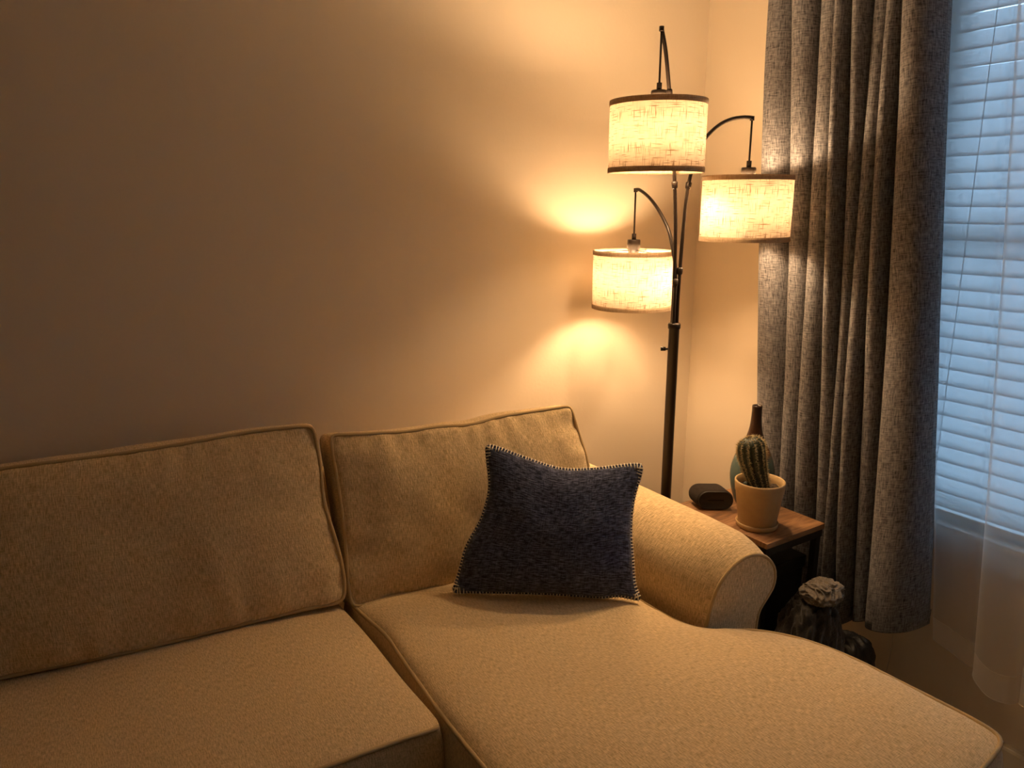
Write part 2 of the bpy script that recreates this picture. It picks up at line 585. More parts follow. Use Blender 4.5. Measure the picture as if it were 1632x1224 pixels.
win = bpy.data.objects.new('window_1', None); COL.objects.link(win); win.location = (XW, 0.6, WZ0); win['kind'] = 'structure'
f = MB()
fx0, fx1 = XW + 0.09, XW + 0.13
f.box((fx0, WY0, WZ0), (fx1, WY0 + 0.05, WZ1)); f.box((fx0, WY1 - 0.05, WZ0), (fx1, WY1, WZ1))
f.box((fx0, WY0 + 0.05, WZ0), (fx1, WY1 - 0.05, WZ0 + 0.05)); f.box((fx0, WY0 + 0.05, WZ1 - 0.05), (fx1, WY1 - 0.05, WZ1))
f.box((fx0, WY0 + 0.05, 1.40), (fx1, WY1 - 0.05, 1.44))
f.build('window_frame', M_FRAME, win, smooth=False)
MB().box((XW + 0.108, WY0 + 0.04, WZ0 + 0.04), (XW + 0.112, WY1 - 0.04, WZ1 - 0.04)).build('window_pane', M_GLASS, win, smooth=False)
s_ = MB(); s_.box((XW - 0.022, WY0 - 0.05, WZ0 - 0.02), (XW + 0.09, WY1 + 0.04, WZ0), 0.003)
s_.build('window_sill', M_FRAME, win, smooth=False)
MB().box((XW - 0.012, WY0 - 0.03, WZ0 - 0.085), (XW - 0.0005, WY1 + 0.02, WZ0 - 0.02), 0.003).build('window_apron', M_FRAME, win, smooth=False)
settle(win)

# ------------------------------------------------------------------ venetian blind
XB = XW + 0.032
bl = thing('venetian_blind', 'white slatted blind closed over the window, blue dusk light behind it', 'blind', (XB, 0.6, WZ0))
rows_v = MB()
PITCH = 0.0445
z = WZ0 + 0.060
rnd = random.Random(4)
by0, by1 = WY0 + 0.004, WY1 - 0.004
while z < WZ1 - 0.05:
    th = math.radians(61 + rnd.uniform(-1.5, 1.5))
    wd = 0.0545
    ny = 10
    P = []
    for j in range(7):
        a = (j / 6 - 0.5)
        cr = 0.0035 * (1 - (2 * a) ** 2)
        # slat closed: upper edge towards the glass, lower edge towards the room
        dx = a * wd * math.cos(th) + cr * math.sin(th)
        dz = a * wd * math.sin(th) - cr * math.cos(th)
        P.append([(XB + dx - 2 * cr * 0, by0 + (by1 - by0) * i / ny, z + dz + 0.0006 * math.sin(i * 0.8 + z * 40)) for i in range(ny + 1)])
    rows_v.grid(P)
    z += PITCH
sl = rows_v.build('slats', M_SLAT, bl)
so = sl.modifiers.new('thickness', 'SOLIDIFY'); so.thickness = 0.0022
MB().box((XB - 0.02, by0, WZ0 + 0.012), (XB + 0.02, by1, WZ0 + 0.030), 0.004).build('bottom_rail', M_RAIL, bl)
MB().box((XB - 0.025, by0, WZ1 - 0.05), (XB + 0.025, by1, WZ1 - 0.005), 0.003).build('head_rail', M_RAIL, bl)
for yc in (0.16, 0.60, 1.072):
    MB().tube([(XB - 0.016, yc, WZ0 + 0.03), (XB - 0.018, yc, WZ1 - 0.05)], 0.0010, 5).build('ladder_cord', M_CORD, bl)
settle(bl)

# ------------------------------------------------------------------ curtains
def curtain_sheet(name, ctrl, zt, zb, amp, xc, mat, parent, n_per=26, nz=60, seed=0, hem=None, sharp=0.35):
    """ctrl: list of (y_top, y_bottom) valley lines; between two of them the cloth swells towards the room"""
    rn = random.Random(seed)
    K = len(ctrl) - 1
    P = []; UV = []
    am = [amp * rn.uniform(0.8, 1.15) for _ in range(K)]
    lean = [rn.uniform(-0.5, 0.5) for _ in range(K)]
    for j in range(nz + 1):
        t = j / nz
        z = zt + (zb(0) - zt) * t if callable(zb) else zt + (zb - zt) * t
        row = []; ur = []; ln = 0; last = None
        for k in range(K):
            ya = ctrl[k][0] + (ctrl[k][1] - ctrl[k][0]) * t; yb = ctrl[k + 1][0] + (ctrl[k + 1][1] - ctrl[k + 1][0]) * t
            for i in range(n_per + (1 if k == K - 1 else 0)):
                s = i / n_per
                prof = max(0.0, (math.sin(math.pi * s) - 0.28) / 0.72) ** 0.62
                a = am[k] * (1 + 0.18 * math.sin(t * 5 + k * 2.1)) 
                y = ya + (yb - ya) * s + (sharp * (yb - ya)) * math.sin(2 * math.pi * s) * -0.5
                y += 0.006 * math.sin(t * 4 + k)
                x = xc + amp * 0.60 - a * prof
                x += 0.0035 * noise.noise(Vector((y * 14, z * 4, seed)))
                zz = z
                if j == nz:
                    zz += 0.006 * math.sin(k * 2.0 + s * 3)
                v = Vector((x, y, zz))
                if last is not None:
                    ln += (Vector((v.x, v.y, 0)) - Vector((last.x, last.y, 0))).length
                last = v
                row.append(v); ur.append((ln, z))
        P.append(row); UV.append(ur)
    return P, UV

# heavy curtain: valley lines given as y at z=2.45 and at the hem
def lerpz(y_hi, z_hi, y_lo, z_lo, z):
    return y_lo + (y_hi - y_lo) * (z - z_lo) / (z_hi - z_lo)
ZT, ZB = 2.45, 0.30
valleys = [  # (y at z 2.05, y at z 0.45)
    (1.618, 1.550), (1.530, 1.435), (1.452, 1.375), (1.385, 1.300), (1.345, 1.245), (1.300, 1.215), (1.246, 1.175), (1.200, 1.125), (1.115, 0.985)]
ctrl = [(lerpz(a, 2.05, b, 0.45, ZT), lerpz(a, 2.05, b, 0.45, ZB)) for a, b in valleys]
cur = thing('window_curtain', 'heavy grey linen curtain gathered in deep folds beside the window', 'curtain', (1.99, 1.3, ZB))
P, UV = curtain_sheet('panel', ctrl, ZT, ZB, 0.100, 1.975, M_CURT, cur, seed=3, sharp=0.30)
for j, row in enumerate(P):       # the hem hangs a little higher towards the window
    t = j / (len(P) - 1)
    for p in row:
        p.z += t * (-0.035 + max(0, 1.25 - p.y) * 0.40)
m = MB(); m.grid(P, UV)
pn = m.build('panel', M_CURT, cur)
so = pn.modifiers.new('thickness', 'SOLIDIFY'); so.thickness = 0.0025
# hem: a doubled strip along the bottom edge
hm = MB(); rows = []
for dz in (0.004, 0.02, 0.045):
    rows.append([(p.x - 0.003, p.y - 0.001, p.z + dz) for p in P[-1]])
hm.grid(rows, [[(u[0], r) for u in UV[-1]] for r in (0, .02, .05)])
hm.build('hem', M_CURT, cur)
settle(cur)

sh = thing('sheer_curtain', 'thin white see-through curtain hanging in front of the blind', 'curtain', (2.08, 0.6, 0.25))
sv = [(1.165, 0.985), (0.985, 0.865), (0.845, 0.745), (0.70, 0.61), (0.55, 0.48), (0.40, 0.34), (0.25, 0.2), (0.08, 0.05)]
sctrl = [(lerpz(a, 2.02, b, 0.33, ZT), b) for a, b in sv]
P, UV = curtain_sheet('voile', sctrl, ZT, 0.30, 0.045, 2.075, M_SHEER, sh, seed=8, n_per=22, sharp=0.3)
nr = len(P)
for j, row in enumerate(P):       # hem dips towards the near side
    t = j / (nr - 1)
    for p in row:
        p.z += -0.05 * t * min(1, max(0, (1.0 - p.y) / 0.2)) + 0.012 * t * math.sin(p.y * 22)
hj = nr - 3
m = MB(); m.grid(P[:hj + 1], UV[:hj + 1]); m.build('voile', M_SHEER, sh)
hm = MB(); hm.grid(P[hj:], UV[hj:]); hm.build('hem', M_HEM, sh)
se = MB(); se.tube(P[hj], 0.0012, 5); se.tube(P[-1], 0.0012, 5)
se.build('hem_stitching', M_HEM, sh)
settle(sh)

# ------------------------------------------------------------------ floor lamp
PX, PY = 1.600, 1.580
lamp = thing('floor_lamp', 'dark bronze three-arm arc floor lamp with lit drum shades in the corner', 'lamp', (PX, PY, 0))
MB().lathe([(0, 0), (0.092, 0), (0.097, 0.004), (0.097, 0.016), (0.090, 0.022), (0.03, 0.028), (0.022, 0.045), (0, 0.045)], 40, (PX, PY, 0.0)).build('base', M_BRONZE, lamp)
MB().lathe([(0.0155, 0.03), (0.0155, 1.165), (0.0180, 1.166), (0.0185, 1.178), (0.0165, 1.182), (0.006, 1.183), (0, 1.183)], 24, (PX, PY, 0)).build('pole', M_BRONZE, lamp)
kd = Vector((-0.80, 0.60, 0)).normalized()
kn = MB(); kz = 1.105
kn.tube([Vector((PX, PY, kz)) + kd * a for a in (0.012, 0.024)], 0.003, 10)
kn.tube([Vector((PX, PY, kz)) + kd * a for a in (0.022, 0.036)], 0.006, 12)
kn.build('switch_knob', M_BRONZE, lamp)

def arm(start, mids, tip, xy, joints):
    pts = catmull([start, (start[0], start[1], start[2] + 0.10)] + mids + [tip], 60)
    a = MB(); a.tube(pts, 0.0052, 8)
    a.tube([tip + Vector((0, 0, 0.004)), tip - Vector((0, 0, 0.008))], 0.0062, 8)
    o = a.build('arm', M_BRONZE, lamp)
    for jz in joints:
        j = min(range(5, len(pts) - 5), key=lambda i: abs(pts[i].z - jz))
        d = (pts[j + 1] - pts[j]).normalized()
        c = MB(); c.tube([pts[j] - d * 0.011, pts[j] - d * 0.007, pts[j] + d * 0.006, pts[j] + d * 0.009], [0.0065, 0.0082, 0.0088, 0.0066], 12)
        c.build('joint_collar', M_BRONZE, o)

def shade(xy, zc, hub_z, tip, band, sock_h):
    x, y = xy; R = 0.125; h2 = 0.089
    n = 72
    # hanging stem
    st = MB(); st.tube([tip, Vector((x, y, hub_z + 0.02)), Vector((x, y, hub_z))], 0.0028, 8)
    st.tube([(x, y, hub_z + 0.018), (x, y, hub_z)], 0.007, 12)
    st.build('stem', M_BRONZE, lamp)
    sk = MB(); sk.lathe([(0, 0), (0.019, 0), (0.0205, -0.003), (0.0205, -sock_h), (0.017, -sock_h - 0.002), (0.017, -sock_h - 0.045), (0.0, -sock_h - 0.045)], 24, (x, y, hub_z))
    sk.build('socket', M_BRONZE, lamp)
    # drum
    d = MB(); r_in = R - 0.0016
    d.lathe([(R, -h2), (R, h2), (r_in, h2), (r_in, -h2), (R, -h2)], n, (x, y, zc))
    so_ = d.build('lamp_shade', M_SHADE, lamp)
    for s in (-1, 1):
        tb = MB()
        z1 = zc + s * h2; z0 = z1 - s * band
        a0, a1 = min(z0, z1) - (0.0015 if s < 0 else 0), max(z0, z1) + (0.0015 if s > 0 else 0)
        tb.lathe([(R + 0.0014, a0), (R + 0.0018, (a0 + a1) / 2), (R + 0.0014, a1), (R - 0.003, a1), (R - 0.003, a0), (R + 0.0014, a0)], n, (x, y, 0))
        tb.build('trim_band', M_BAND, so_)
    # wire spider carrying the shade
    sp = MB(); zs = hub_z - sock_h - 0.004
    zr = zc + h2 - 0.004
    for k in range(3):
        a = 2 * math.pi * k / 3 + 0.5
        sp.tube([(x + 0.016 * math.cos(a), y + 0.016 * math.sin(a), zs), (x + 0.06 * math.cos(a), y + 0.06 * math.sin(a), (zs + zr) / 2), (x + 0.121 * math.cos(a), y + 0.121 * math.sin(a), zr)], 0.0015, 6)
    sp.build('shade_spider', M_BRONZE, so_)
    bz = hub_z - sock_h - 0.045
    b = MB(); pr = [(0.0, -0.062), (0.012, -0.060), (0.022, -0.052), (0.028, -0.038), (0.028, -0.026), (0.022, -0.012), (0.014, 0.0), (0.013, 0.006)]
    b.lathe(pr, 14, (x, y, bz - 0.004))
    b.build('light_bulb', M_BULB, lamp)

tipT = Vector((1.460, 1.537, 1.955)); tipR = Vector((1.774, 1.494, 1.753)); tipL = Vector((1.641, 1.812, 1.563))
arm((PX - 0.004, PY + 0.005, 1.175), [Vector((1.580, 1.574, 1.45)), Vector((1.562, 1.568, 1.579)), Vector((1.540, 1.562, 1.693)), Vector((1.513, 1.553, 1.802)), Vector((1.486, 1.545, 1.899))], tipT, None, [1.81, 1.575])
arm((PX + 0.007, PY - 0.003, 1.175), [Vector((1.612, 1.575, 1.46)), Vector((1.620, 1.570, 1.58)), Vector((1.639, 1.561, 1.656)), Vector((1.657, 1.552, 1.698)), Vector((1.688, 1.537, 1.731)), Vector((1.719, 1.521, 1.748)), Vector((1.751, 1.505, 1.754))], tipR, None, [1.575, 1.33])
arm((PX - 0.008, PY - 0.004, 1.175), [Vector((1.601, 1.588, 1.34)), Vector((1.605, 1.610, 1.405)), Vector((1.609, 1.632, 1.449)), Vector((1.618, 1.684, 1.502)), Vector((1.627, 1.735, 1.538)), Vector((1.637, 1.788, 1.561))], tipL, None, [1.30])
shade((1.460, 1.537), 1.690, 1.806, tipT, 0.012, 0.012)
shade((1.774, 1.494), 1.507, 1.620, tipR, 0.012, 0.016)
shade((1.641, 1.812), 1.288, 1.412, tipL, 0.012, 0.030)
settle(lamp)

# ------------------------------------------------------------------ sofa
sofa = thing('sofa', 'sand-coloured chenille sofa with chaise, rolled arm and piped cushions', 'sofa', (0.5, 1.5, 0))
# left back cushion
nA = Vector((-math.sin(math.radians(8)), -math.cos(math.radians(8)), 0)); 
def face_n(ang, lean):
    a = math.radians(ang); l = math.radians(lean)
    back = Vector((-math.sin(a), math.cos(a), 0))
    return (-back * math.cos(l) + Vector((0, 0, math.sin(l)))).normalized()
cushion('back_cushion',
    ([(-0.31, 1.775, 0.560), (-0.127, 1.758, 0.558), (0.105, 1.724, 0.554), (0.369, 1.689, 0.560), (0.484, 1.673, 0.563), (0.585, 1.659, 0.560)],
     [(0.585, 1.659, 0.560), (0.595, 1.668, 0.60), (0.592, 1.688, 0.68), (0.574, 1.722, 0.805), (0.576, 1.744, 0.896), (0.574, 1.771, 0.990)],
     [(-0.30, 1.870, 0.972), (-0.072, 1.856, 0.977), (0.162, 1.823, 0.979), (0.291, 1.807, 0.984), (0.429, 1.789, 0.992), (0.574, 1.771, 0.990)],
     [(-0.31, 1.775, 0.560), (-0.32, 1.81, 0.70), (-0.31, 1.84, 0.85), (-0.30, 1.870, 0.972)]),
    face_n(-8, 14), 0.135, 0.050, sofa, M_SOFA, seed=1, pw=2.6, wrinkle=0.011, pucker=0.013, back_bulge=0.005, nu=70, nv=40, rnd=3)
cushion('back_cushion',
    ([(0.607, 1.656, 0.540), (0.732, 1.635, 0.538), (0.874, 1.611, 0.534), (1.08, 1.578, 0.540), (1.26, 1.55, 0.545)],
     [(1.26, 1.55, 0.545), (1.305, 1.575, 0.66), (1.318, 1.615, 0.788), (1.304, 1.645, 0.881), (1.290, 1.666, 0.958)],
     [(0.617, 1.774, 0.957), (0.732, 1.754, 0.947), (0.813, 1.740, 0.942), (0.899, 1.727, 0.944), (0.986, 1.711, 0.940), (1.079, 1.700, 0.951), (1.174, 1.685, 0.954), (1.290, 1.666, 0.958)],
     [(0.607, 1.656, 0.540), (0.606, 1.674, 0.599), (0.616, 1.706, 0.718), (0.618, 1.736, 0.824), (0.616, 1.763, 0.916), (0.617, 1.774, 0.957)]),
    face_n(-9, 16), 0.150, 0.045, sofa, M_SOFA, seed=2, pw=2.6, wrinkle=0.010, pucker=0.013, back_bulge=0.005, nu=70, nv=40, rnd=3)
# left seat cushion (piped along the front edge only where it shows)
zs = 0.535
def seat_pipe(ring):       # piping runs along the front edge and just round the corner
    return [ring[:61]]
cushion('seat_cushion',
    ([(-0.31, 1.20, zs), (0.0, 1.185, zs), (0.349, 1.162, zs), (0.52, 1.150, zs), (0.588, 1.138, zs)],
     [(0.588, 1.138, zs), (0.589, 1.20, zs), (0.587, 1.323, zs), (0.591, 1.539, zs), (0.583, 1.78, zs)],
     [(-0.31, 1.86, zs), (0.583, 1.78, zs)],
     [(-0.31, 1.20, zs), (-0.31, 1.86, zs)]),
    (0, 0, 1), 0.15, 0.016, sofa, M_SOFA2, seed=3, pw=5, wrinkle=0.005, pucker=0.004, back_bulge=0.0, nu=60, nv=44, rnd=4, pipes=seat_pipe)
# chaise cushion, wider in front of the arm
zc_ = 0.535
cushion('chaise_cushion',
    ([(0.600, 0.50, zc_), (0.90, 0.497, zc_), (1.20, 0.505, zc_), (1.36, 0.515, zc_), (1.462, 0.530, zc_)],
     [(1.462, 0.530, zc_), (1.468, 0.60, zc_), (1.462, 0.74, zc_), (1.456, 0.853, zc_), (1.425, 0.96, zc_), (1.36, 1.045, zc_), (1.285, 1.09, zc_), (1.245, 1.15, zc_), (1.235, 1.28, zc_), (1.235, 1.70, zc_)],
     [(0.612, 1.74, zc_), (0.9, 1.72, zc_), (1.235, 1.70, zc_)],
     [(0.600, 0.50, zc_), (0.597, 0.80, zc_), (0.597, 1.0, zc_), (0.600, 1.125, zc_), (0.606, 1.237, zc_), (0.618, 1.386, zc_), (0.628, 1.50, zc_), (0.618, 1.60, zc_), (0.612, 1.74, zc_)]),
    (0, 0, 1), 0.16, 0.030, sofa, M_SOFA2, seed=4, pw=5.5, wrinkle=0.005, pucker=0.004, back_bulge=0.0, nu=60, nv=80, rnd=4)

# rolled arm: front outline (x, z), swept back with a soft swelling behind the piped face
prof = [(1.275, 0.07), (1.275, 0.40), (1.283, 0.50), (1.291, 0.545), (1.302, 0.594), (1.327, 0.640), (1.372, 0.676), (1.425, 0.686), (1.475, 0.670), (1.510, 0.630), (1.513, 0.585), (1.490, 0.552), (1.468, 0.525), (1.460, 0.48), (1.460, 0.35), (1.460, 0.07)]
pr = catmull([(a, 0, b) for a, b in prof], 90)
def arm_mesh(name, mirror=None):
    mb = MB(); rows = []; UV = []
    ya, yb = 1.113, 1.95
    c = Vector((1.40, 0, 0.58))
    stations = [0, 0.004, 0.012, 0.025, 0.05, 0.09, 0.14, 0.2, 0.3, 0.42, 0.56, 0.70, 0.82, 0.837]
    for s in stations:
        y = ya + s
        g = 1 + 0.0
        k = min(1, s / 0.11); sw = math.sin(k * math.pi / 2)
        row = []; ur = []; ln = 0
        for i, p in enumerate(pr):
            up = max(0, min(1, (p.z - 0.50) / 0.12))
            q = Vector(p)
            d = (p - c); d.y = 0
            d.normalize()
            q += d * up * (0.030 * sw + 0.010 * min(1, s / 0.5))
            q.x += 0.05 * (s / 0.84) * -0.2
            q.y = y + (p.x - 1.39) * -0.05
            q += d * up * 0.003 * noise.noise(Vector((p.x * 9, y * 7, p.z * 9)))
            if mirror is not None:
                q.x = mirror - q.x
            if i: ln += (pr[i] - pr[i - 1]).length
            row.append(q); ur.append((y, ln))
        rows.append(row); UV.append(ur)
    if mirror is not None:
        rows = [r[::-1] for r in rows]; UV = [u[::-1] for u in UV]
    mb.grid([r for r in rows], UV)
    o = mb.build(name, M_SOFA, sofa)
    # flat front panel, a touch proud
    fr = rows[0]; n = len(fr)
    cc = sum(fr, Vector()) / n
    pn = MB()
    vs = [Vector((p.x + (cc.x - p.x) * 0.03, p.y - 0.004, p.z)) for p in fr]
    pn.add(vs, [tuple(range(n)) if mirror is None else tuple(range(n))], [(p.x, p.z) for p in vs])
    pn.build('arm_front_panel', M_SOFA, o, smooth=False)
    pp = MB(); pp.tube([p + Vector((0, -0.002, 0)) for p in fr], 0.0048, 8)
    pp.build('piping', M_PIPE, o)
    bk = MB(); R2 = [[Vector((p.x + ((1.39 if mirror is None else mirror - 1.39) - p.x) * t, p.y, p.z)) for p in rows[-1]] for t in (0, 1)]
    bk.grid(R2, [[(p.x, p.z) for p in r] for r in R2]); bk.build('arm_back_panel', M_SOFA, o)
    return o
arm_mesh('armrest')
arm_mesh('armrest', mirror=-0.60 + 0.30 + 1.275 * 0 + 0.66)
b = MB(); b.box((-0.33, 1.17, 0.07), (0.60, 1.93, 0.38), 0.015); b.box((0.605, 0.53, 0.07), (1.272, 1.93, 0.372), 0.015); b.box((1.25, 0.53, 0.07), (1.45, 1.09, 0.372), 0.015)
b.build('base_frame', M_SOFA, sofa)
b = MB(); b.box((-0.50, 1.94, 0.07), (1.40, 2.005, 0.80), 0.02); b.build('backrest_frame', M_SOFA, sofa)
for x, y in ((-0.28, 1.24), (0.66, 0.58), (1.40, 0.58), (1.36, 1.88), (-0.28, 1.88)):
    MB().lathe([(0, 0), (0.018, 0), (0.024, 0.03), (0.026, 0.075), (0, 0.075)], 16, (x, y, 0)).build('leg', M_BLACK, sofa)
settle(sofa)

# ------------------------------------------------------------------ throw pillow
pil = thing('throw_pillow', 'square navy chenille throw pillow with cream blanket-stitched edge', 'pillow', (1.01, 1.41, 0.56))
BL = Vector((0.826, 1.533, 0.573)); BR = Vector((1.201, 1.256, 0.566)); TR = Vector((1.280, 1.353, 0.874)); TL = Vector((0.966, 1.597, 0.914))
n = (BR - BL).cross(TL - BL).normalized()
cen = (BL + BR + TR + TL) / 4
def mid(a, b, t, inn, dn=0):
    p = a.lerp(b, t)
    d = (cen - p); d -= n * d.dot(n); d.normalize()
    return p + d * inn + n * dn
ringE = ([BL, mid(BL, BR, .12, .004), mid(BL, BR, .5, .006), mid(BL, BR, .80, .004), mid(BL, BR, .90, .012), BR],
         [BR, mid(BR, TR, .08, .018), mid(BR, TR, .25, .022), mid(BR, TR, .5, .026), mid(BR, TR, .75, .022), mid(BR, TR, .93, .004), TR],
         [TL, mid(TL, TR, .06, .0), mid(TL, TR, .25, .024), mid(TL, TR, .5, .036), mid(TL, TR, .75, .028), mid(TL, TR, .92, .008), TR],
         [BL, mid(BL, TL, .1, .006), mid(BL, TL, .3, .010), mid(BL, TL, .5, .030), mid(BL, TL, .75, .034), mid(BL, TL, .92, .014), TL])
NU = 60
ring, B_, R__, T_, L_ = loop4(*ringE, NU, NU, 2)
face = coons(B_, R__, T_, L_)
rows_f = []; rows_b = []; UVp = []
for j, row in enumerate(face):
    a = []; c2 = []; u2 = []
    for i, p in enumerate(row):
        u = i / NU; v = j / NU
        k = (max(0, 1 - (2 * u - 1) ** 2) ** 0.62) * (max(0, 1 - (2 * v - 1) ** 2) ** 0.62)
        nz = noise.noise(Vector((u * 4, v * 4, 1.7))) * 0.010 * k
        du = min(u, 1 - u); dv = min(v, 1 - v)
        nz += 0.006 * math.exp(-min(du, dv) / 0.10) * noise.noise(Vector((u * 13, v * 13, 4))) * min(1, k * 3)
        h = 0.072 * k + nz + 0.0035
        # a slouch: fuller towards the bottom
        h *= 1 + 0.15 * (0.5 - v)
        a.append(p + n * h); c2.append(p - n * (0.055 * k + 0.0035)); u2.append((u * 0.43, v * 0.40))
    rows_f.append(a); rows_b.append(c2); UVp.append(u2)
m = MB(); m.grid(rows_f, UVp); m.grid([r[::-1] for r in rows_b], [r[::-1] for r in UVp])
mR = len(ring)
m.grid([[p + n * 0.0035 for p in ring + ring[:1]], [p - n * 0.0035 for p in ring + ring[:1]]])
cov = m.build('pillow_cover', M_NAVY, pil)
ed = MB(); ed.tube(ring, 0.0042, 8, closed=True); ed.build('edge_roll', M_NAVY, cov)
# blanket stitch: bars wrapping the edge, spaced about 8 mm
st = MB(); acc = 0; L = [0]
for i in range(mR): L.append(L[-1] + (ring[(i + 1) % mR] - ring[i]).length)
tot = L[-1]; cnt = int(tot / 0.0080); rs = random.Random(5)
j = 0
for q in range(cnt):
    s = tot * (q + rs.uniform(-.12, .12)) / cnt % tot
    j = max(k for k in range(mR) if L[k] <= s)
    t = (s - L[j]) / (L[j + 1] - L[j])
    p = ring[j].lerp(ring[(j + 1) % mR], t)
    tg = (ring[(j + 1) % mR] - ring[j]).normalized()
    inn = n.cross(tg).normalized()
    if inn.dot(cen - p) < 0: inn = -inn
    inn = (inn + tg * rs.uniform(-.15, .15)).normalized()
    le = 0.011 * rs.uniform(.85, 1.1)
    pts = [p + inn * le + n * (0.0105), p + inn * le * .5 + n * 0.0082, p + n * 0.0055, p - inn * 0.0048, p - n * 0.0055, p + inn * le * .6 - n * 0.0085]
    st.tube(pts, 0.00165, 6)
st.build('blanket_stitch', M_YARN, cov)
settle(pil)

# ------------------------------------------------------------------ side table
TX0, TX1, TY0, TY1, TZ = 1.625, 1.880, 1.217, 1.558, 0.62
tb = thing('side_table', 'small side table with rustic wood top and black metal frame', 'table', ((TX0 + TX1) / 2, (TY0 + TY1) / 2, 0))
MB().box((TX0, TY0, TZ - 0.016), (TX1, TY1, TZ), 0.0015).build('tabletop', M_WOOD, tb, smooth=False)
fr = MB()
fr.box((TX0 + 0.004, TY0 + 0.004, TZ - 0.040), (TX1 - 0.004, TY0 + 0.022, TZ - 0.0165)); fr.box((TX0 + 0.004, TY1 - 0.022, TZ - 0.040), (TX1 - 0.004, TY1 - 0.004, TZ - 0.0165))
fr.box((TX0 + 0.004, TY0 + 0.022, TZ - 0.040), (TX0 + 0.022, TY1 - 0.022, TZ - 0.0165)); fr.box((TX1 - 0.022, TY0 + 0.022, TZ - 0.040), (TX1 - 0.004, TY1 - 0.022, TZ - 0.0165))
fr.build('apron', M_BLACK, tb, smooth=False)
for x, y in ((TX0 + 0.006, TY0 + 0.006), (TX1 - 0.026, TY0 + 0.006), (TX0 + 0.085, TY1 - 0.085), (TX1 - 0.026, TY1 - 0.026)):
    MB().box((x, y, 0), (x + 0.02, y + 0.02, TZ - 0.0402), 0.002).build('leg', M_BLACK, tb, smooth=False)
settle(tb)

# ------------------------------------------------------------------ pot, cactus, bottle, speaker
PC = (1.702, 1.316, TZ)
pot = thing('potted_cactus', 'ribbed green cactus in a sandy ceramic pot on the side table', 'plant', PC)
x, y, z = PC
MB().lathe([(0, 0.0), (0.050, 0.0), (0.0565, 0.002), (0.0595, 0.015), (0.0570, 0.0165), (0.0545, 0.008), (0, 0.008)], 48, PC).build('saucer', M_POT, pot)
MB().lathe([(0, 0.009), (0.050, 0.009), (0.0525, 0.013), (0.0655, 0.106), (0.0672, 0.108), (0.0695, 0.134), (0.0690, 0.1375), (0.0665, 0.139), (0.0635, 0.137), (0.0620, 0.118), (0.061, 0.10), (0, 0.10)], 56, PC).build('pot', M_POT, pot)
s_ = MB(); rows = []
for k in range(12):
    r = 0.0615 * k / 11
    rows.append([(x + r * math.cos(a * math.pi / 20), y + r * math.sin(a * math.pi / 20), z + 0.113 + 0.006 * noise.noise(Vector((r * 60 * math.cos(a * math.pi / 20), r * 60 * math.sin(a * math.pi / 20), 0)))) for a in range(41)])
s_.grid(rows); s_.build('soil', M_SOIL, pot)
rs = random.Random(11)
def blob(mb, c, r, seed, sq=(1, 1, 1), n=8):
    rows = []
    for j in range(n + 1):
        th = math.pi * j / n
        rows.append([(c[0] + r * sq[0] * math.sin(th) * math.cos(2 * math.pi * i / (2 * n)) * (1 + .25 * noise.noise(Vector((i % (2 * n), j, seed)))), c[1] + r * sq[1] * math.sin(th) * math.sin(2 * math.pi * i / (2 * n)), c[2] + r * sq[2] * math.cos(th)) for i in range(2 * n + 1)])
    mb.grid(rows)
for k in range(9):
    a = rs.uniform(0, 6.28); r = rs.uniform(0.038, 0.052)
    pb = MB(); blob(pb, (x + r * math.cos(a), y + r * math.sin(a), z + 0.117), rs.uniform(0.004, 0.007), k, (1, 1, .7), 5)
    pb.build('pebble', M_PEB, pot)
# cactus column: 11 ribs, leaning to the left of the picture
side = Vector((0.60, -0.80, 0))            # towards the right as seen from the sofa
base = Vector((x, y, z + 0.110)) + side * 0.004
top = base + Vector((0, 0, 0.152)) - side * 0.040
axis = (top - base).normalized()
ex = axis.cross(Vector((0, 1, 0))).normalized(); ey = axis.cross(ex)
NR = 12; rows = []; spines = MB(); NS = 30; NA = NR * 8
for j in range(NS + 1):
    t = j / NS
    r = 0.0235 + 0.0125 * min(1, t * 1.5)
    if t > 0.80:
        r *= math.sqrt(max(0, 1 - ((t - 0.80) / 0.205) ** 2))
    c = base.lerp(top, t) + side * 0.006 * math.sin(t * math.pi) * -1
    row = []
    for i in range(NA + 1):
        a = 2 * math.pi * i / NA
        rr = r * (1 + 0.17 * abs(math.cos(a * NR / 2)) ** 0.8 - 0.10)
        row.append(c + (ex * math.cos(a) + ey * math.sin(a)) * rr)
    rows.append(row)
cm = MB(); cm.grid(rows); ca = cm.build('cactus', M_CACT, pot)
rs = random.Random(2)
for j in range(2, NS + 1, 1):
    t = j / NS
    for k in range(NR):
        i = (k * 8) % NA
        p = rows[j][i]; c = base.lerp(top, t) - side * 0.006 * math.sin(t * math.pi)
        o_ = (p - c)
        if o_.length < 0.004: continue
        o_.normalize()
        for q in range(8):
            d = (o_ * 0.8 + Vector((rs.uniform(-1, 1), rs.uniform(-1, 1), rs.uniform(-.6, 1.0))) * 0.75).normalized()
            ln = rs.uniform(0.006, 0.0125)
            b0 = p - o_ * 0.001
            tt = d.cross(Vector((0.3, 0.2, 0.9))).normalized() * 0.0006
            uu = d.cross(tt).normalized() * 0.0006
            spines.add([b0 + tt, b0 - tt * .5 + uu, b0 - tt * .5 - uu, b0 + d * ln], [(0, 1, 3), (1, 2, 3), (2, 0, 3)])
spines.build('spines', M_SPINE, ca, smooth=False)
